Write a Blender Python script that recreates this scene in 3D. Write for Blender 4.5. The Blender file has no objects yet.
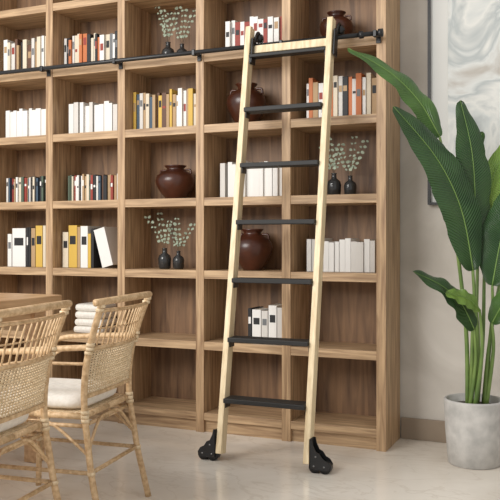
import bpy, bmesh, math, random
from mathutils import Vector, Matrix, Euler
random.seed(7)
sc = bpy.context.scene
try:
    sc.view_settings.view_transform = 'Standard'
except Exception: pass

# ------------------------------------------------------------ materials
def newmat(name, col, rough=0.5, metal=0.0, spec=0.5):
    m = bpy.data.materials.new(name); m.use_nodes = True
    b = m.node_tree.nodes['Principled BSDF']
    b.inputs['Base Color'].default_value = (*col, 1)
    b.inputs['Roughness'].default_value = rough
    b.inputs['Metallic'].default_value = metal
    b.inputs['Specular IOR Level'].default_value = spec
    return m
def srgb(r, g, b):
    f = lambda c: ((c/255+0.055)/1.055)**2.4 if c/255 > 0.04045 else c/255/12.92
    return (f(r), f(g), f(b))
def noisy(name, c1, c2, scale=(1,1,1), nscale=5, detail=6, rough=0.5, bump=0.0, p0=0.3, p1=0.7, dist=0.0, spec=0.5, c3=None):
    m = newmat(name, c1, rough, spec=spec)
    nt = m.node_tree; N = nt.nodes; L = nt.links
    b = N['Principled BSDF']
    tc = N.new('ShaderNodeTexCoord'); mp = N.new('ShaderNodeMapping')
    mp.inputs['Scale'].default_value = scale
    L.new(tc.outputs['Object'], mp.inputs['Vector'])
    n = N.new('ShaderNodeTexNoise'); n.inputs['Scale'].default_value = nscale
    n.inputs['Detail'].default_value = detail; n.inputs['Distortion'].default_value = dist
    L.new(mp.outputs['Vector'], n.inputs['Vector'])
    r = N.new('ShaderNodeValToRGB')
    r.color_ramp.elements[0].position = p0; r.color_ramp.elements[1].position = p1
    r.color_ramp.elements[0].color = (*c1, 1); r.color_ramp.elements[1].color = (*c2, 1)
    if c3:
        e = r.color_ramp.elements.new((p0+p1)/2); e.color = (*c3, 1)
    L.new(n.outputs['Fac'], r.inputs['Fac'])
    L.new(r.outputs['Color'], b.inputs['Base Color'])
    if bump:
        bp = N.new('ShaderNodeBump'); bp.inputs['Strength'].default_value = bump
        bp.inputs['Distance'].default_value = 0.01
        L.new(n.outputs['Fac'], bp.inputs['Height']); L.new(bp.outputs['Normal'], b.inputs['Normal'])
    return m

M = {}
M['wv'] = noisy('oak_vertical', srgb(130,99,70), srgb(204,171,132), (16,16,1.0), 3.4, 9, 0.5, 0.15, 0.28, 0.72, dist=0.5)
M['wh'] = noisy('oak_horizontal', srgb(134,104,75), srgb(208,176,137), (1.0,16,16), 3.4, 9, 0.5, 0.15, 0.28, 0.72, dist=0.5)
M['wb'] = noisy('oak_back_shade', srgb(86,62,44), srgb(150,116,84), (9,9,0.8), 3.0, 9, 0.55, 0.1, 0.28, 0.74, dist=0.8)  # same oak, coloured darker so the shade inside the cells is painted in
M['pine'] = noisy('pine', srgb(208,184,144), srgb(238,220,184), (22,22,1.2), 3, 8, 0.45, 0.05, 0.32, 0.68)
M['black'] = newmat('black_metal', (0.012,0.012,0.013), 0.38)
M['blackstep'] = newmat('black_step', (0.012,0.0115,0.011), 0.6)
M['steel'] = newmat('steel_bolt', (0.25,0.25,0.25), 0.35, 1.0)
def floormat():
    m=noisy('floor_marble', srgb(218,209,196), srgb(236,229,218), (1,1,1), 1.4, 9, 0.14, 0, 0.35, 0.65, 1.2)
    nt=m.node_tree; N=nt.nodes; L=nt.links; b=N['Principled BSDF']
    tc=N.new('ShaderNodeTexCoord'); mp=N.new('ShaderNodeMapping'); mp.inputs['Rotation'].default_value=(0,0,0.5); mp.inputs['Scale'].default_value=(1,2.2,1)
    L.new(tc.outputs['Object'],mp.inputs['Vector'])
    n=N.new('ShaderNodeTexNoise'); n.inputs['Scale'].default_value=2.3; n.inputs['Detail'].default_value=8; n.inputs['Distortion'].default_value=1.8
    L.new(mp.outputs['Vector'],n.inputs['Vector'])
    r=N.new('ShaderNodeValToRGB'); e=r.color_ramp.elements
    e[0].position=0.47; e[0].color=(0,0,0,1); e[1].position=0.53; e[1].color=(0,0,0,1)
    q=e.new(0.5); q.color=(1,1,1,1)
    L.new(n.outputs['Fac'],r.inputs['Fac'])
    ml=N.new('ShaderNodeMath'); ml.operation='MULTIPLY'; ml.inputs[1].default_value=0.32; L.new(r.outputs['Color'],ml.inputs[0])
    mx=N.new('ShaderNodeMix'); mx.data_type='RGBA'
    src=b.inputs['Base Color'].links[0].from_socket
    L.new(src,mx.inputs[6]); mx.inputs[7].default_value=(*srgb(194,180,162),1); L.new(ml.outputs[0],mx.inputs[0])
    L.new(mx.outputs[2],b.inputs['Base Color'])
    return m
M['floor'] = floormat()
M['wall'] = noisy('wall_plaster', srgb(180,173,163), srgb(210,204,195), (1,1,1), 2.6, 12, 0.85, 0.1, 0.3, 0.7, 0.8)
M['baseb'] = noisy('baseboard_paint', srgb(142,126,108), srgb(154,138,120), (1,1,1), 6, 3, 0.6)
M['rattan'] = noisy('rattan', srgb(172,138,98), srgb(218,188,148), (10,10,10), 6, 5, 0.5, 0.2)
M['weave'] = noisy('rattan_weave', srgb(200,174,136), srgb(232,212,180), (10,10,10), 8, 4, 0.6, 0.2)
M['cushion'] = noisy('cushion_fabric', srgb(222,216,206), srgb(236,231,223), (1,1,1), 60, 3, 0.9, 0.2)
M['table'] = noisy('table_oak', srgb(176,138,100), srgb(212,176,136), (14,1.2,14), 3, 8, 0.4, 0.05)
M['concrete'] = noisy('pot_concrete', srgb(168,166,162), srgb(198,195,190), (1,1,1), 18, 8, 0.8, 0.15)
M['soil'] = noisy('soil', srgb(40,30,22), srgb(80,64,48), (1,1,1), 70, 4, 0.95, 0.8)
M['jar'] = noisy('brown_glaze', srgb(50,24,16), srgb(84,44,28), (1,1,1), 9, 4, 0.3, 0)
M['glass'] = newmat('smoked_glass', (0.03,0.03,0.03), 0.12)
M['euca'] = newmat('eucalyptus_leaf', srgb(150,162,142), 0.6)
M['twig'] = newmat('twig', srgb(90,75,55), 0.7)
M['pages'] = noisy('book_pages', srgb(214,206,190), srgb(232,226,214), (1,1,1), 90, 2, 0.9)
M['stem'] = noisy('plant_stem', srgb(74,102,46), srgb(120,144,74), (1,1,1), 8, 3, 0.45)
def leafmat(name, a, b_):
    m = noisy(name, a, b_, (1,1,1), 7, 5, 0.3, 0.0)
    nt = m.node_tree; N=nt.nodes; Lk=nt.links; b = N['Principled BSDF']
    uv = N.new('ShaderNodeUVMap')
    w = N.new('ShaderNodeTexWave'); w.bands_direction='Y'
    w.inputs['Scale'].default_value = 9; w.inputs['Distortion'].default_value=0.8; w.inputs['Detail'].default_value=3
    Lk.new(uv.outputs['UV'], w.inputs['Vector'])
    bp = N.new('ShaderNodeBump'); bp.inputs['Strength'].default_value=0.6; bp.inputs['Distance'].default_value=0.006
    Lk.new(w.outputs['Fac'], bp.inputs['Height']); Lk.new(bp.outputs['Normal'], b.inputs['Normal'])
    # real leaf venation: lighter green along the veins
    mx=N.new('ShaderNodeMix'); mx.data_type='RGBA'
    src=b.inputs['Base Color'].links[0].from_socket
    ml=N.new('ShaderNodeMath'); ml.operation='MULTIPLY'; ml.inputs[1].default_value=0.22; Lk.new(w.outputs['Fac'],ml.inputs[0])
    Lk.new(src,mx.inputs[6]); mx.inputs[7].default_value=(*[min(1,c*2.2) for c in b_],1); Lk.new(ml.outputs[0],mx.inputs[0])
    Lk.new(mx.outputs[2],b.inputs['Base Color'])
    return m
M['leaf'] = leafmat('leaf_dark', srgb(24,50,26), srgb(52,84,40))
M['leaf2'] = leafmat('leaf_mid', srgb(40,74,34), srgb(78,112,50))
M['leaf3'] = leafmat('leaf_young', srgb(84,122,46), srgb(126,156,68))
M['midrib'] = newmat('leaf_midrib', srgb(112,142,74), 0.5)
bookcols = {'bw':(230,228,224),'bw2':(210,206,200),'bc':(216,204,182),'bk':(28,28,30),'bg':(110,112,114),
 'bt':(176,146,108),'by':(208,172,76),'br':(146,56,44),'bo':(190,110,62),'bb':(64,84,102),'bn':(96,66,48),'bgr':(80,94,78)}
for k,v in bookcols.items(): M[k] = newmat('book_cover_'+k, srgb(*v), 0.6)

# ------------------------------------------------------------ mesh builder
class MB:
    def __init__(s): s.v=[]; s.f=[]; s.m=[]; s.uv={}; s.mats=[]; s.sm=[]
    def mi(s,k):
        if k not in s.mats: s.mats.append(k)
        return s.mats.index(k)
    def add(s, vs, fs, mat, smooth=False, uvs=None):
        o=len(s.v); s.v+= [tuple(v) for v in vs]; mi=s.mi(mat)
        if uvs:
            for i,u in enumerate(uvs): s.uv[o+i]=u
        for f in fs: s.f.append([i+o for i in f]); s.m.append(mi); s.sm.append(smooth)
    def box(s, c, d, mat, rot=None, bev=0.0):
        hx,hy,hz=[q/2 for q in d]
        if bev<=0:
            vs=[Vector((x*hx,y*hy,z*hz)) for x in(-1,1) for y in(-1,1) for z in(-1,1)]
            fs=[(0,1,3,2),(4,6,7,5),(0,4,5,1),(2,3,7,6),(0,2,6,4),(1,5,7,3)]
        else:
            bm=bmesh.new(); bmesh.ops.create_cube(bm,size=1)
            for v in bm.verts: v.co=Vector((v.co.x*d[0],v.co.y*d[1],v.co.z*d[2]))
            bmesh.ops.bevel(bm,geom=bm.edges[:],offset=bev,segments=2,affect='EDGES',profile=0.5)
            bm.verts.index_update(); vs=[v.co.copy() for v in bm.verts]
            fs=[[v.index for v in f.verts] for f in bm.faces]; bm.free()
        if rot is not None: vs=[rot@v for v in vs]
        vs=[v+Vector(c) for v in vs]
        s.add(vs,fs,mat)
    def tube(s, pts, r, mat, n=8, sub=4, closed=False, r2=None, smooth=True):
        P=[Vector(p) for p in pts]
        if sub>1 and len(P)>2:
            Q=[]; cnt=len(P); rng=cnt if closed else cnt-1
            for i in range(rng):
                if closed: p0,p1,p2,p3=P[i-1],P[i],P[(i+1)%cnt],P[(i+2)%cnt]
                else: p0,p1,p2,p3=P[max(i-1,0)],P[i],P[i+1],P[min(i+2,cnt-1)]
                for k in range(sub):
                    t=k/sub
                    Q.append(0.5*((2*p1)+(-p0+p2)*t+(2*p0-5*p1+4*p2-p3)*t*t+(-p0+3*p1-3*p2+p3)*t**3))
            if not closed: Q.append(P[-1])
            P=Q
        T=[]
        L=len(P)
        for i in range(L):
            a=P[i-1] if (i>0 or closed) else P[0]; b=P[(i+1)%L] if (i<L-1 or closed) else P[-1]
            t=(b-a); T.append(t.normalized() if t.length>1e-9 else Vector((0,0,1)))
        u=T[0].orthogonal().normalized(); vs=[]; 
        for i in range(L):
            u=(u-T[i]*u.dot(T[i]));
            if u.length<1e-6: u=T[i].orthogonal()
            u.normalize(); w=T[i].cross(u)
            rr=r if r2 is None else r+(r2-r)*i/(L-1)
            for k in range(n):
                a=2*math.pi*k/n; vs.append(P[i]+u*(math.cos(a)*rr)+w*(math.sin(a)*rr))
        fs=[]
        R=L if closed else L-1
        for i in range(R):
            j=(i+1)%L
            for k in range(n): fs.append((i*n+k,i*n+(k+1)%n,j*n+(k+1)%n,j*n+k))
        if not closed:
            fs.append(tuple(range(n))[::-1]); fs.append(tuple((L-1)*n+k for k in range(n)))
        s.add(vs,fs,mat,smooth)
    def lathe(s, prof, c, mat, n=40, smooth=True):
        c=Vector(c); vs=[]; fs=[]
        for (r,z) in prof:
            for k in range(n):
                a=2*math.pi*k/n; vs.append(c+Vector((r*math.cos(a),r*math.sin(a),z)))
        for i in range(len(prof)-1):
            for k in range(n): fs.append((i*n+k,i*n+(k+1)%n,(i+1)*n+(k+1)%n,(i+1)*n+k))
        fs.append(tuple(range(n))[::-1]); fs.append(tuple((len(prof)-1)*n+k for k in range(n)))
        s.add(vs,fs,mat,smooth)
    def extr(s, poly, axis_o, ux, uz, un, th, mat):
        o=Vector(axis_o); n=len(poly)
        vs=[o+ux*p[0]+uz*p[1]-un*(th/2) for p in poly]+[o+ux*p[0]+uz*p[1]+un*(th/2) for p in poly]
        fs=[tuple(range(n)),tuple(range(2*n-1,n-1,-1))]+[(i,i+n,(i+1)%n+n,(i+1)%n) for i in range(n)]
        s.add(vs,fs,mat)
    def obj(s, name, parent=None, loc=None, rotz=None):
        me=bpy.data.meshes.new(name); me.from_pydata(s.v,[],s.f)
        for k in s.mats: me.materials.append(M[k])
        for i,p in enumerate(me.polygons): p.material_index=s.m[i]; p.use_smooth=s.sm[i]
        if s.uv:
            ul=me.uv_layers.new(name='UVMap')
            for l in me.loops: ul.data[l.index].uv=s.uv.get(l.vertex_index,(0,0))
        bm=bmesh.new(); bm.from_mesh(me); bmesh.ops.recalc_face_normals(bm,faces=bm.faces[:]); bm.to_mesh(me); bm.free()
        me.update()
        o=bpy.data.objects.new(name,me); sc.collection.objects.link(o)
        if parent: o.parent=parent
        if loc: o.location=loc
        if rotz is not None: o.rotation_euler=(0,0,rotz)
        return o
def empty(name, loc=(0,0,0), rz=0):
    e=bpy.data.objects.new(name,None); sc.collection.objects.link(e); e.location=loc; e.rotation_euler=(0,0,rz); e.empty_display_size=0.1
    return e

# ------------------------------------------------------------ room
b=MB(); b.box((-0.8,-2.6,-0.05),(8,5.9,0.1),'floor'); b.obj('floor')
b=MB(); b.box((-0.8,0.36,1.6),(8,0.1,3.2),'wall'); b.obj('wall_back')
b=MB(); b.box((1.6,0.301,0.055),(3.19,0.016,0.11),'baseb',bev=0.003); b.obj('baseboard_back')

# ------------------------------------------------------------ bookcase
PW=0.4975; TH=0.048; DEP=0.30
NC=7
SH=[0.085,0.465,0.848,1.240,1.632,2.014,2.402,2.79]
xc=[-0.024-PW*i for i in range(NC+1)]
b=MB()
top=SH[-1]+0.024
for i,x in enumerate(xc):
    b.box((x,DEP/2,top/2),(TH,DEP,top),'wv',bev=0.0015)
for j in range(NC):
    xm=(xc[j]+xc[j+1])/2
    for z in SH:
        b.box((xm,DEP/2+0.001,z),(PW-TH,DEP-0.003,0.044 if z>0.1 else 0.04),'wh',bev=0.0012)
    b.box((xm,0.03,0.033),(PW-TH,0.018,0.066),'wh')
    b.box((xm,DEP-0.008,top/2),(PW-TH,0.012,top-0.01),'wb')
b.obj('bookcase')
def cell(j): return xc[j+1]+TH/2, xc[j]-TH/2
def shz(r): return SH[r]+(0.0225 if r>0 else 0.0205)

# ------------------------------------------------------------ books
def book(b, x, w, y, dep, z, h, col, lean=0.0):
    piv=Vector((x,0,z)); R=Matrix.Rotation(lean,3,'Y')
    def bx(c,d,m,bev=0):
        c=R@(Vector(c)-piv)+piv; b.box(c,d,m,rot=R,bev=bev)
    t=0.0025
    bx((x+t/2,y+dep/2,z+h/2),(t,dep,h),col)
    bx((x+w-t/2,y+dep/2,z+h/2),(t,dep,h),col)
    bx((x+w/2,y+0.002,z+h/2),(w,0.005,h),col,0.0012)
    bx((x+w/2,y+dep/2+0.001,z+h/2),(w-2*t,dep-0.008,h-0.008),'pages')
def label(b,x,w,y,z,h,col,zz,hh):
    b.box((x+w/2,y-0.0006,z+h*zz),(w*0.7,0.0012,h*hh),col)
def bookrow(j,r,f0,f1,h0,h1,pal,wmin=0.014,wmax=0.03,y=0.09,labels=None,seed=None,gaps=0.0):
    if seed is not None: random.seed(seed)
    a,c=cell(j); x=a+(c-a)*f0; xe=a+(c-a)*f1; z=shz(r)+0.0005
    b=MB()
    while x<xe-0.012:
        w=random.uniform(wmin,wmax); w=min(w,xe-x)
        if w<0.009: break
        h=random.uniform(h0,h1); col=random.choice(pal); yy=y+random.uniform(-0.012,0.012)
        dep=min(0.16,0.27-yy)
        book(b,x,w,yy,dep,z,h,col)
        if labels and random.random()<0.7:
            label(b,x,w,yy,z,h,random.choice(labels),random.uniform(0.55,0.8),random.uniform(0.06,0.22))
        x+=w+0.0012
        if gaps and random.random()<gaps: x+=random.uniform(0.006,0.02)
    b.obj('book_row')
white=['bw','bw','bw2','bw']
mix=['bw','bk','bc','bt','bg','bw2','bn','bk']
small=['bk','bc','bt','bw','bn','bb','br','bgr','bk','bw2','bt','bk']
C5,C4,C3,C2,C1,C0=0,1,2,3,4,5
L=['bk','bt','br','bg']
bookrow(C0,5,0.1,0.9,0.18,0.23,mix,seed=1,labels=L)
bookrow(C1,5,0.15,0.93,0.18,0.235,mix+['bw','bc'],seed=2,labels=L)
bookrow(C2,5,0.02,0.95,0.18,0.22,['bk','bk','bw','bc','bo','bg','bw2'],seed=3,labels=L)
bookrow(C4,5,0.2,0.95,0.165,0.195,['bw','bw','br','bk','bc','bw'],seed=44,labels=L,wmin=0.02,wmax=0.035)
bookrow(C1,4,0.15,0.93,0.165,0.185,white,seed=5,wmin=0.022,wmax=0.038)
bookrow(C0,4,0.1,0.9,0.165,0.185,mix,seed=15)
bookrow(C2,4,0.1,0.93,0.16,0.195,white,seed=6,wmin=0.022,wmax=0.038,gaps=0.1)
bookrow(C3,4,0.01,0.98,0.185,0.225,['bt','bw','by','bc','bw2','bn','bt','bb','bc'],seed=8,labels=L)
bookrow(C5,4,0.12,0.97,0.185,0.225,['bw','bo','bk','bc','bw2','bw','bt'],seed=91,labels=L)
bookrow(C1,3,0.2,0.95,0.145,0.16,small,seed=10,wmin=0.009,wmax=0.018,labels=['bw','bk'])
bookrow(C2,3,0.1,0.95,0.145,0.16,small,seed=11,wmin=0.009,wmax=0.018,labels=['bw','bk'])
bookrow(C4,3,0.13,0.96,0.165,0.20,white,seed=12,wmin=0.02,wmax=0.04,gaps=0.12)
bookrow(C5,2,0.13,0.95,0.15,0.175,white,seed=14,wmin=0.022,wmax=0.04,gaps=0.1)
bookrow(C0,2,0.1,0.9,0.2,0.25,mix,seed=16)
def special(name,j,r,items,y=0.08):
    a,c=cell(j); z=shz(r)+0.0005; b=MB()
    for (f,w,h,col,lean,lab) in items:
        x=a+(c-a)*f
        zz=z+ (abs(math.sin(lean))*w if lean>0 else 0)
        book(b,x,w,y,0.16,zz,h,col,lean)
        if lab and not lean: label(b,x,w,y,zz,h,lab,0.65,0.2)
    b.obj(name)
special('book_row',C1,2,[(0.22,0.03,0.2,'bw',0,'bg'),(0.30,0.10,0.235,'bw',0,'bk'),(0.54,0.014,0.24,'bk',0,'bw'),(0.575,0.016,0.24,'bk',0,None),(0.62,0.03,0.235,'bt',0,'bk'),(0.695,0.05,0.25,'by',0,'bk'),(0.815,0.02,0.25,'bc',0,None),(0.87,0.03,0.2,'bw2',0,'bk')])
# last two books lean left onto the upright stack
special('book_row',C2,2,[(0.03,0.04,0.21,'bc',0,'bk'),(0.125,0.06,0.25,'by',0,'bk'),(0.265,0.02,0.24,'bt',0,None),(0.315,0.05,0.245,'bw',0,'bk'),(0.43,0.02,0.20,'by',0,None),(0.48,0.018,0.23,'bk',0,None),(0.655,0.075,0.228,'bw',-0.27,None)])
special('book_row',C4,1,[(0.50,0.02,0.18,'bk',0,'bw'),(0.555,0.05,0.175,'bw',0,'bk'),(0.675,0.035,0.17,'bw2',0,'bg'),(0.765,0.045,0.20,'bw',0,'bk'),(0.875,0.035,0.19,'bw2',0,None)])
b=MB(); a,c=cell(C2)
for k in range(4):
    b.box((a+0.21+random.uniform(-.004,.004),0.14,shz(1)+0.0215+k*0.043),(0.2-0.006*k,0.18,0.042),'cushion',bev=0.017)
b.obj('folded_linen_stack')

# ------------------------------------------------------------ jars and vases
def jar(j,r,f,sc_=1.0,wide=1.0,y=0.14):
    a,c=cell(j); x=a+(c-a)*f; z=shz(r)
    p=[(0.045,0),(0.05,0.004),(0.075,0.04),(0.098,0.085),(0.104,0.115),(0.095,0.145),(0.068,0.168),(0.046,0.178),(0.044,0.19),(0.055,0.2),(0.058,0.206),(0.052,0.207),(0.042,0.195),(0.04,0.18)]
    b=MB(); b.lathe([(q[0]*wide*sc_,q[1]*sc_) for q in p],(0,0,0),'jar')
    for s in(-1,1):
        b.tube([(s*0.052*wide*sc_,0,0.178*sc_),(s*0.085*wide*sc_,0,0.178*sc_),(s*0.09*wide*sc_,0,0.152*sc_)],0.006*sc_,'jar')
    b.obj('ceramic_jar',loc=(x,y,z))
jar(C3,3,0.55,0.93,1.18)
jar(C4,2,0.50,1.08,0.98,0.14)
jar(C4,4,0.42,1.1,0.95,0.14)
jar(C5,5,0.45,0.85,1.0)
jar(C0,3,0.5,0.95,1.1)

def vase_group(j,r,f,seed,hh=0.26):
    random.seed(seed)
    a,c=cell(j); x0=a+(c-a)*f; z=shz(r)
    root=empty('eucalyptus_vase',(x0,0.13,z))
    vb=MB(); pb=MB()
    for dx,dy,s in((-0.042,0.0,1.15),(0.042,0.01,1.0)):
        prof=[(0.024,0),(0.03,0.006),(0.033,0.05),(0.028,0.066),(0.012,0.078),(0.011,0.098),(0.014,0.102),(0.011,0.1)]
        vb.lathe([(p[0]*s,p[1]*s) for p in prof],(dx,dy,0),'glass',24)
        for k in range(3):
            ang=(k-1)*0.30+random.uniform(-0.12,0.12)+(-0.10 if dx<0 else 0.06); ay=random.uniform(-0.25,0.1); Ls=random.uniform(0.65,1)*hh
            p0=Vector((dx,dy,0.09*s)); p1=p0+Vector((ang*0.35*Ls,ay*0.3*Ls,0.45*Ls*0.8)); p2=p0+Vector((ang*Ls,ay*Ls,Ls*0.8))
            pb.tube([p0,p1,p2],0.0014,'twig',5,4)
            for q in range(6):
                t=0.3+0.7*q/5
                P=p0.lerp(p1,t*2) if t<0.5 else p1.lerp(p2,(t-0.5)*2)
                for sd in(-1,1):
                    R=Euler((random.uniform(-0.6,0.6),random.uniform(-.7,.7),random.uniform(-0.5,0.5))).to_matrix()
                    rr=random.uniform(0.007,0.012)
                    cen=Vector((sd*rr*1.2,0,0.003))
                    vs=[P+cen+R@Vector((rr*math.cos(u)*1.0,0.002*math.cos(2*u),rr*0.75*math.sin(u))) for u in [2*math.pi*i/8 for i in range(8)]]
                    pb.add(vs,[tuple(range(8))],'euca')
    vb.obj('vases',root); pb.obj('sprigs',root)
vase_group(C3,2,0.5,21,0.27)
vase_group(C5,3,0.52,22,0.27)
vase_group(C3,5,0.55,23,0.29)

# ------------------------------------------------------------ rail
b=MB()
ry=-0.065; rz=2.030
b.tube([(xc[-1],ry,rz),(-0.012,ry,rz)],0.0115,'black',12,1)
for x in xc[:-1]:
    xx=x if x<xc[0]-0.1 else x-0.012
    b.box((xx,-0.004,rz-0.004),(0.024,0.008,0.06),'black',bev=0.002)
    b.box((xx,-0.032,rz-0.004),(0.012,0.062,0.012),'black')
    b.box((xx,ry,rz-0.002),(0.018,0.03,0.032),'black',bev=0.003)
b.tube([(-0.02,ry,rz),(0.0,ry,rz)],0.02,'black',14,1)
b.tube([(-0.115,ry,rz),(-0.095,ry,rz)],0.018,'black',14,1)
b.obj('ladder_rail')

# ------------------------------------------------------------ ladder
lad=empty('library_ladder',(0,0,0))
lx0,lx1=-0.672,-0.240
def ly(z): return -0.468+0.168*z
zt=2.11; zb=0.035
ang=math.atan(0.168)
b=MB()
Rl=Matrix.Rotation(-ang,3,'X')
for x in(lx0,lx1):
    Lh=(zt-zb)/math.cos(ang); zc=(zt+zb)/2
    b.box((x,ly(zc),zc),(0.029,0.056,Lh),'pine',rot=Rl,bev=0.003)
b.box(((lx0+lx1)/2,ly(1.995)+0.012,1.995),(lx1-lx0-0.03,0.02,0.04),'pine',rot=Rl,bev=0.002)
b.obj('stiles',lad)
b=MB()
for k in range(7):
    z=0.283+0.279*k
    dp=0.095 if k<6 else 0.06
    b.box(((lx0+lx1)/2,ly(z),z),(lx1-lx0-0.030,dp,0.022 if k<6 else 0.016),'blackstep',bev=0.003)
    for x in(lx0+0.017,lx1-0.017):
        b.box((x,ly(z),z-0.022),(0.004,0.05,0.03),'black')
b.obj('steps',lad)
b=MB()
for s,x in((-1,lx0),(1,lx1)):
    y=ly(0.06); ux=Vector((s,0,0)); uz=Vector((0,0,1)); un=Vector((0,1,0))
    poly=[(0.015,0.15),(0.027,0.15),(0.032,0.125),(0.045,0.098),(0.062,0.09),(0.075,0.07),(0.095,0.06),(0.108,0.04),(0.105,0.02),(0.09,0.018),(0.05,0.018),(0.015,0.022)]
    for dy in(-0.026,0.026):
        b.extr(poly,(x,y+dy,0),ux,uz,un,0.004,'black')
    b.box((x+s*0.017,y,0.085),(0.004,0.056,0.13),'black')
    for wx in (0.036,0.084):
        b.tube([(x+s*wx,y-0.02,0.0265),(x+s*wx,y+0.02,0.0265)],0.026,'black',28,1)
        b.tube([(x+s*wx,y-0.031,0.034),(x+s*wx,y+0.031,0.034)],0.004,'steel',12,1)
    b.tube([(x+s*0.045,y-0.031,0.076),(x+s*0.045,y+0.031,0.076)],0.004,'steel',12,1)
b.obj('floor_casters',lad)
b=MB()
for s,x in((1,lx0),(1,lx1)):
    xx=x+s*0.025
    b.box((xx,ly(2.0)-0.0,1.985),(0.008,0.05,0.13),'black',rot=Rl,bev=0.002)
    b.tube([(xx-0.006,ry,rz+0.034),(xx+0.02,ry,rz+0.034)],0.021,'black',24,1)
    b.tube([(xx-0.01,ry,rz+0.034),(xx+0.026,ry,rz+0.034)],0.008,'black',12,1)
    b.tube([(xx,ly(2.05),2.03),(xx,-0.09,2.08),(xx,ry,2.095),(xx,-0.04,2.08)],0.007,'black',8,4)
b.obj('rail_hooks',lad)

# ------------------------------------------------------------ painting
def painting():
    root=empty('framed_painting',(0,0,0))
    x0,x1,z0,z1=0.148,1.25,1.214,2.75
    b=MB(); fw=0.012
    for c,d in((((x0+x1)/2,0.29,z0+fw/2),(x1-x0,0.035,fw)),(((x0+x1)/2,0.29,z1-fw/2),(x1-x0,0.035,fw)),((x0+fw/2,0.29,(z0+z1)/2),(fw,0.035,z1-z0-2*fw)),((x1-fw/2,0.29,(z0+z1)/2),(fw,0.035,z1-z0-2*fw))):
        b.box(c,d,'black')
    b.obj('frame',root)
    M['mat']=newmat('mat_board',srgb(212,212,208),0.85)
    b=MB(); b.box(((x0+x1)/2,0.300,(z0+z1)/2),(x1-x0-0.02,0.012,z1-z0-0.02),'mat'); b.obj('mat_board',root)
    m=newmat('abstract_art',(0.5,0.5,0.5),0.7); nt=m.node_tree; N=nt.nodes; Lk=nt.links
    tc=N.new('ShaderNodeTexCoord'); mp=N.new('ShaderNodeMapping'); mp.inputs['Scale'].default_value=(1.3,1,1.0); mp.inputs['Rotation'].default_value=(0,0.5,0)
    Lk.new(tc.outputs['Object'],mp.inputs['Vector'])
    n=N.new('ShaderNodeTexNoise'); n.inputs['Scale'].default_value=1.7; n.inputs['Detail'].default_value=5; n.inputs['Distortion'].default_value=1.6
    Lk.new(mp.outputs['Vector'],n.inputs['Vector'])
    r=N.new('ShaderNodeValToRGB'); e=r.color_ramp.elements
    e[0].position=0.3; e[0].color=(*srgb(150,156,156),1); e[1].position=0.75; e[1].color=(*srgb(218,217,212),1)
    for p,c in((0.42,(196,200,198)),(0.47,(216,216,211)),(0.53,(172,178,178)),(0.56,(208,210,207)),(0.63,(178,173,165))):
        q=e.new(p); q.color=(*srgb(*c),1)
    Lk.new(n.outputs['Fac'],r.inputs['Fac']); Lk.new(r.outputs['Color'],N['Principled BSDF'].inputs['Base Color'])
    M['art']=m
    b=MB(); b.box(((x0+x1)/2,0.290,(z0+z1)/2),(x1-x0-0.2,0.01,z1-z0-0.18),'art',bev=0.002); b.obj('artwork',root)
painting()

# ------------------------------------------------------------ table
tb=empty('dining_table',(0,0,0))
tx1=-1.378; tx0=-2.33; ty1=-0.724; ty0=-2.75
b=MB(); b.box(((tx0+tx1)/2,(ty0+ty1)/2,0.757),(tx1-tx0,ty1-ty0,0.036),'table',bev=0.006); b.obj('table_top',tb)
b=MB()
for x in(tx0+0.09,tx1-0.09):
    for y in(ty0+0.09,ty1-0.09):
        b.box((x,y,0.3695),(0.07,0.07,0.739),'table',bev=0.006)
for x in(tx0+0.09,tx1-0.09): b.box((x,(ty0+ty1)/2,0.70),(0.022,ty1-ty0-0.25,0.075),'table')
for y in(ty0+0.09,ty1-0.09): b.box(((tx0+tx1)/2,y,0.70),(tx1-tx0-0.25,0.022,0.075),'table')
b.obj('table_legs',tb)

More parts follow.
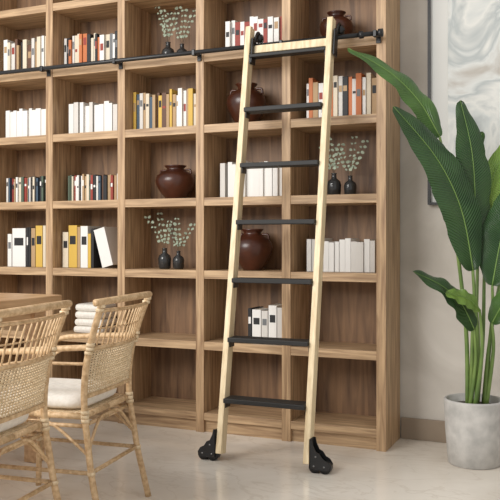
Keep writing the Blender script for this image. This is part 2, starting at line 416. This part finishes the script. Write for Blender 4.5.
# ------------------------------------------------------------ chairs
def interp(tab,z):
    for i in range(len(tab)-1):
        if z<=tab[i+1][0]:
            t=(z-tab[i][0])/(tab[i+1][0]-tab[i][0]); t=max(0,min(1,t))
            return tab[i][1]+(tab[i+1][1]-tab[i][1])*t
    return tab[-1][1]
BY=[(0,-0.27),(0.2,-0.225),(0.40,-0.195),(0.50,-0.193),(0.60,-0.205),(0.72,-0.238),(0.84,-0.283)]
BX=[(0,0.206),(0.42,0.186),(0.60,0.19),(0.84,0.204)]
def bp(s,z):
    x=s*interp(BX,z); y=interp(BY,z)
    k=max(0,min(1,(z-0.42)/0.2))
    return Vector((x,y-0.035*k*(1-s*s),z))
def chair(loc,rz):
    root=empty('rattan_dining_chair',loc,rz)
    R=0.012
    b=MB()
    for s in(-1,1):
        b.tube([bp(s,z) for z in(0.0,0.1,0.2,0.3,0.4,0.5,0.6,0.7,0.78,0.812)],R,'rattan',10,3)
        b.tube([(s*0.212,0.235,0),(s*0.204,0.225,0.2),(s*0.194,0.212,0.40),(s*0.197,0.208,0.45)],R,'rattan',10,3)
        b.tube([bp(s,0.65),(s*0.21,-0.12,0.645),(s*0.227,0.02,0.635),(s*0.229,0.14,0.62),(s*0.224,0.215,0.575),(s*0.21,0.235,0.50),(s*0.197,0.22,0.41)],0.011,'rattan',10,4)
        b.tube([bp(s,0.59),(s*0.206,-0.12,0.59),(s*0.217,0.02,0.59),(s*0.217,0.12,0.575),(s*0.21,0.175,0.53),(s*0.2,0.18,0.42)],0.006,'rattan',8,4)
        b.tube([bp(s,0.2),(s*0.204,0.225,0.2)],0.008,'rattan',8,1)
        b.tube([bp(s,0.26),(s*0.194,-0.08,0.36),(s*0.19,0,0.375),(s*0.192,0.08,0.36),(s*0.2,0.218,0.26)],0.006,'rattan',8,4)
    b.tube([(-0.204,0.225,0.22),(0.204,0.225,0.22)],0.008,'rattan',8,1)
    b.tube([(-0.196,-0.222,0.2),(0.196,-0.222,0.2)],0.008,'rattan',8,1)
    b.tube([(-0.19,-0.21,0.27),(-0.09,-0.2,0.365),(0,-0.2,0.378),(0.09,-0.2,0.365),(0.19,-0.21,0.27)],0.006,'rattan',8,4)
    b.tube([bp(s/6,0.815) + Vector((0,0,0.006*(1-(s/6)**2))) for s in range(-7,8)],0.013,'rattan',10,2)
    b.tube([bp(s/6,0.782) for s in range(-6,7)],0.007,'rattan',8,2)
    b.tube([bp(s/6,0.645) for s in range(-6,7)],0.008,'rattan',8,2)
    b.tube([bp(s/6,0.47) for s in range(-6,7)],0.009,'rattan',8,2)
    ring=[(-0.185,-0.185),(0,-0.19),(0.185,-0.185),(0.194,0),(0.194,0.205),(0,0.222),(-0.194,0.205),(-0.194,0)]
    for z,r in((0.40,0.012),(0.365,0.008)):
        for i in range(8):
            p,q=ring[i],ring[(i+1)%8]; b.tube([(p[0],p[1],z),(q[0],q[1],z)],r,'rattan',8,1)
    b.obj('frame',root)
    b=MB()
    n=13
    for i in range(1,n):
        s=-1+2*i/n
        b.tube([bp(s,z) for z in(0.645,0.72,0.782)],0.0036,'rattan',6,2)
    b.tube([bp(s/8,0.715)+Vector((0,0.004,0)) for s in range(-8,9)],0.0032,'rattan',6,1)
    n=24
    for i in range(1,n):
        s=-1+2*i/n
        b.tube([bp(s,z) for z in(0.47,0.53,0.6,0.645)],0.0030,'weave',6,1)
    nz=17
    for q in range(nz):
        z=0.482+q*(0.635-0.482)/(nz-1)
        b.tube([bp(s/24,z)+Vector((0,0.0035*(1 if (s+q)%2 else -1),0)) for s in range(-24,25)],0.0031,'weave',5,1)
    for s in(-1,1):
        for z in(0.63,0.645,0.66,0.785,0.80,0.2,0.385,0.40,0.415):
            p=bp(s,z); b.tube([p+Vector((0,0,-0.006)),p+Vector((0,0,0.006))],0.0155,'weave',10,1)
        for z in(0.2,0.385,0.40,0.415):
            t=z/0.4; p=Vector((s*(0.212-0.018*t),0.235-0.023*t,z)); b.tube([p+Vector((0,0,-0.006)),p+Vector((0,0,0.006))],0.0155,'weave',10,1)
    for k in range(22):
        y=-0.18+k*0.018; b.tube([(-0.19,y,0.404),(0.19,y,0.404)],0.006,'weave',6,1)
    b.obj('woven_panels',root)
    b=MB(); vs=[];fs=[];nu=48;nv=12
    for i in range(nv+1):
        ph=-math.pi/2+math.pi*i/nv
        for k in range(nu):
            th=2*math.pi*k/nu
            sg=lambda v,e: math.copysign(abs(v)**e,v)
            cp=sg(math.cos(ph),0.35)
            vs.append(Vector((0.175*cp*sg(math.cos(th),0.35),0.012+0.185*cp*sg(math.sin(th),0.35),0.442+0.032*sg(math.sin(ph),0.7)*(1+0.12*(1-abs(math.cos(th)))))))
    for i in range(nv):
        for k in range(nu): fs.append((i*nu+k,i*nu+(k+1)%nu,(i+1)*nu+(k+1)%nu,(i+1)*nu+k))
    b.add(vs,fs,'cushion',True); b.obj('seat_cushion',root)
    return root
chair((-0.955,-1.285,0),math.radians(97.2))
chair((-0.965,-1.81,0),math.radians(97.2))

# ------------------------------------------------------------ plant
pl=empty('potted_bird_of_paradise',(0.421,-0.024,0),math.radians(23.6))
b=MB()
b.lathe([(0.112,0),(0.118,0.004),(0.13,0.15),(0.137,0.29),(0.136,0.297),(0.13,0.3),(0.122,0.297),(0.12,0.26)],(0,0,0),'concrete',56)
b.obj('pot',pl)
b=MB(); b.lathe([(0.119,0.255),(0.1,0.268),(0.04,0.275)],(0,0,0),'soil',40); b.obj('soil',pl)
stems=MB(); leaves=MB()
def cr(P,t):
    n=len(P)-1; f=t*n; i=min(int(f),n-1); t=f-i
    p0,p1,p2,p3=P[max(i-1,0)],P[i],P[i+1],P[min(i+2,n)]
    return 0.5*((2*p1)+(-p0+p2)*t+(2*p0-5*p1+4*p2-p3)*t*t+(-p0+3*p1-3*p2+p3)*t**3)
def leaf(stem, spine, width, nrm, mat='leaf', fold=0.25, wav=0.006, seed=0):
    random.seed(seed)
    S=[Vector(p) for p in spine]; N0=Vector(nrm).normalized()
    stems.tube(stem+[spine[0]],0.011,'stem',8,5,r2=0.006)
    leaves.tube([cr(S,i/14) + N0*0.001 for i in range(15)],0.0035,'midrib',6,1,r2=0.001)
    nl=48; nw=5; vs=[];fs=[];uv=[]
    ph=random.uniform(0,6)
    for i in range(nl+1):
        t=i/nl; p=cr(S,t); q=(cr(S,min(1,t+.02))-cr(S,max(0,t-.02))).normalized()
        sd=q.cross(N0).normalized(); nn=sd.cross(q).normalized()
        w=width*0.5*(math.sin(math.pi*min(1,(t*0.97+0.015))**0.8)**0.72)
        if t>=1: w=0.001
        for k in range(-nw,nw+1):
            a=k/nw
            off=nn*(fold*w*(abs(a)) - 0.22*w*a*a*1.6) + nn*(wav*math.sin(t*23+ph+(1.5 if a>0 else 0))*abs(a))
            jag=1-0.05*abs(a)*(1 if int(t*18+ph+(3 if a>0 else 0))%5==0 else 0)
            vs.append(p+sd*(a*w*jag)+off); uv.append((a*0.5+0.5+0,t*2.0+abs(a)*-0.18))
    c=2*nw+1
    for i in range(nl):
        for k in range(c-1): fs.append((i*c+k,i*c+k+1,(i+1)*c+k+1,(i+1)*c+k))
    leaves.add(vs,fs,mat,True,uv)
def P(px,py,v=0.0): return ((px-474)/216.0, v, 1.034+(240-py)/216.0)
g=0.27
leaf([(-0.03,0,g),P(466,330,0),P(455,240,-.02),P(446,180,-.04)],[P(437,138,-.05),P(416,104,-.07),P(386,76,-.09),P(345,53,-.10)],0.13,(-0.25,-0.62,0.75),'leaf2',seed=1)
leaf([(-0.02,-.02,g),P(470,340,-.04),P(471,300,-.05)],[P(470,270,-.05),P(456,210,-.09),P(430,160,-.12),P(387,112,-.16)],0.20,(0.15,-0.95,0.35),'leaf',seed=2)
leaf([(0.01,0.0,g),P(478,340,0),P(474,290,0)],[P(470,245,-.02),P(473,200,-.03),P(469,150,-.04),P(459,101,-.02)],0.18,(0.25,-1,0.05),'leaf',seed=3)
leaf([(0.02,0.02,g),P(484,340,.02),P(486,280,.03)],[P(487,240,.03),P(490,200,.03),P(500,165,.04),P(522,130,.05)],0.13,(-0.4,-0.9,0.1),'leaf3',seed=4)
leaf([(0.04,-.02,g),P(488,340,-.03),P(490,310,-.04)],[P(489,285,-.05),P(495,245,-.07),P(503,210,-.08),P(524,172,-.06)],0.19,(-0.5,-0.9,0.15),'leaf',seed=5)
leaf([(-0.03,-.04,g),P(472,360,-.06)],[P(470,328,-.07),P(455,302,-.11),P(434,284,-.15),P(404,270,-.2)],0.14,(-0.1,-0.62,0.75),'leaf',seed=6)
leaf([(-0.01,-.05,g),P(477,350,-.08)],[P(474,308,-.09),P(462,298,-.14),P(448,293,-.18),P(434,290,-.22)],0.085,(-0.1,-0.85,0.5),'leaf3',seed=7)
leaf([(0.05,-.02,g),P(490,350,-.05)],[P(488,322,-.06),P(496,303,-.1),P(510,288,-.12),P(535,283,-.15)],0.12,(0.1,-0.6,0.8),'leaf2',seed=8)
leaf([(0.05,.02,g),P(490,350,.02),P(500,300,.05)],[P(506,270,.06),P(520,225,.08),P(540,190,.1),P(565,175,.1)],0.16,(0.2,-0.8,0.4),'leaf',seed=9)
leaf([(0.0,.05,g),P(478,350,.05),P(483,260,.09)],[P(482,215,.1),P(478,180,.11),P(482,150,.12),P(490,128,.12)],0.12,(0.3,-0.9,0.1),'leaf2',seed=10)
stems.obj('stems',pl); leaves.obj('leaves',pl)

# ------------------------------------------------------------ light
w=bpy.data.worlds.new('World'); sc.world=w; w.use_nodes=True
w.node_tree.nodes['Background'].inputs[0].default_value=(1,0.985,0.965,1); w.node_tree.nodes['Background'].inputs[1].default_value=0.72
def area(name,loc,tgt,size,power,col):
    l=bpy.data.lights.new(name,'AREA'); l.shape='RECTANGLE'; l.size=size[0]; l.size_y=size[1]; l.energy=power; l.color=col
    o=bpy.data.objects.new(name,l); sc.collection.objects.link(o); o.location=loc
    d=Vector(tgt)-Vector(loc); o.rotation_euler=d.to_track_quat('-Z','Y').to_euler(); return o
area('window_light',(-2.4,-4.3,2.9),(-0.7,0,1.0),(2.4,2.2),205,(1,0.975,0.94))

# ------------------------------------------------------------ camera
cd=bpy.data.cameras.new('camera'); co=bpy.data.objects.new('camera',cd); sc.collection.objects.link(co)
cd.sensor_width=36; cd.sensor_fit='HORIZONTAL'; cd.lens=36*800/500
cd.shift_y=-10/500
co.location=(0.956,-3.839,1.034); co.rotation_euler=(math.radians(90),0,math.radians(23.63))
sc.camera=co
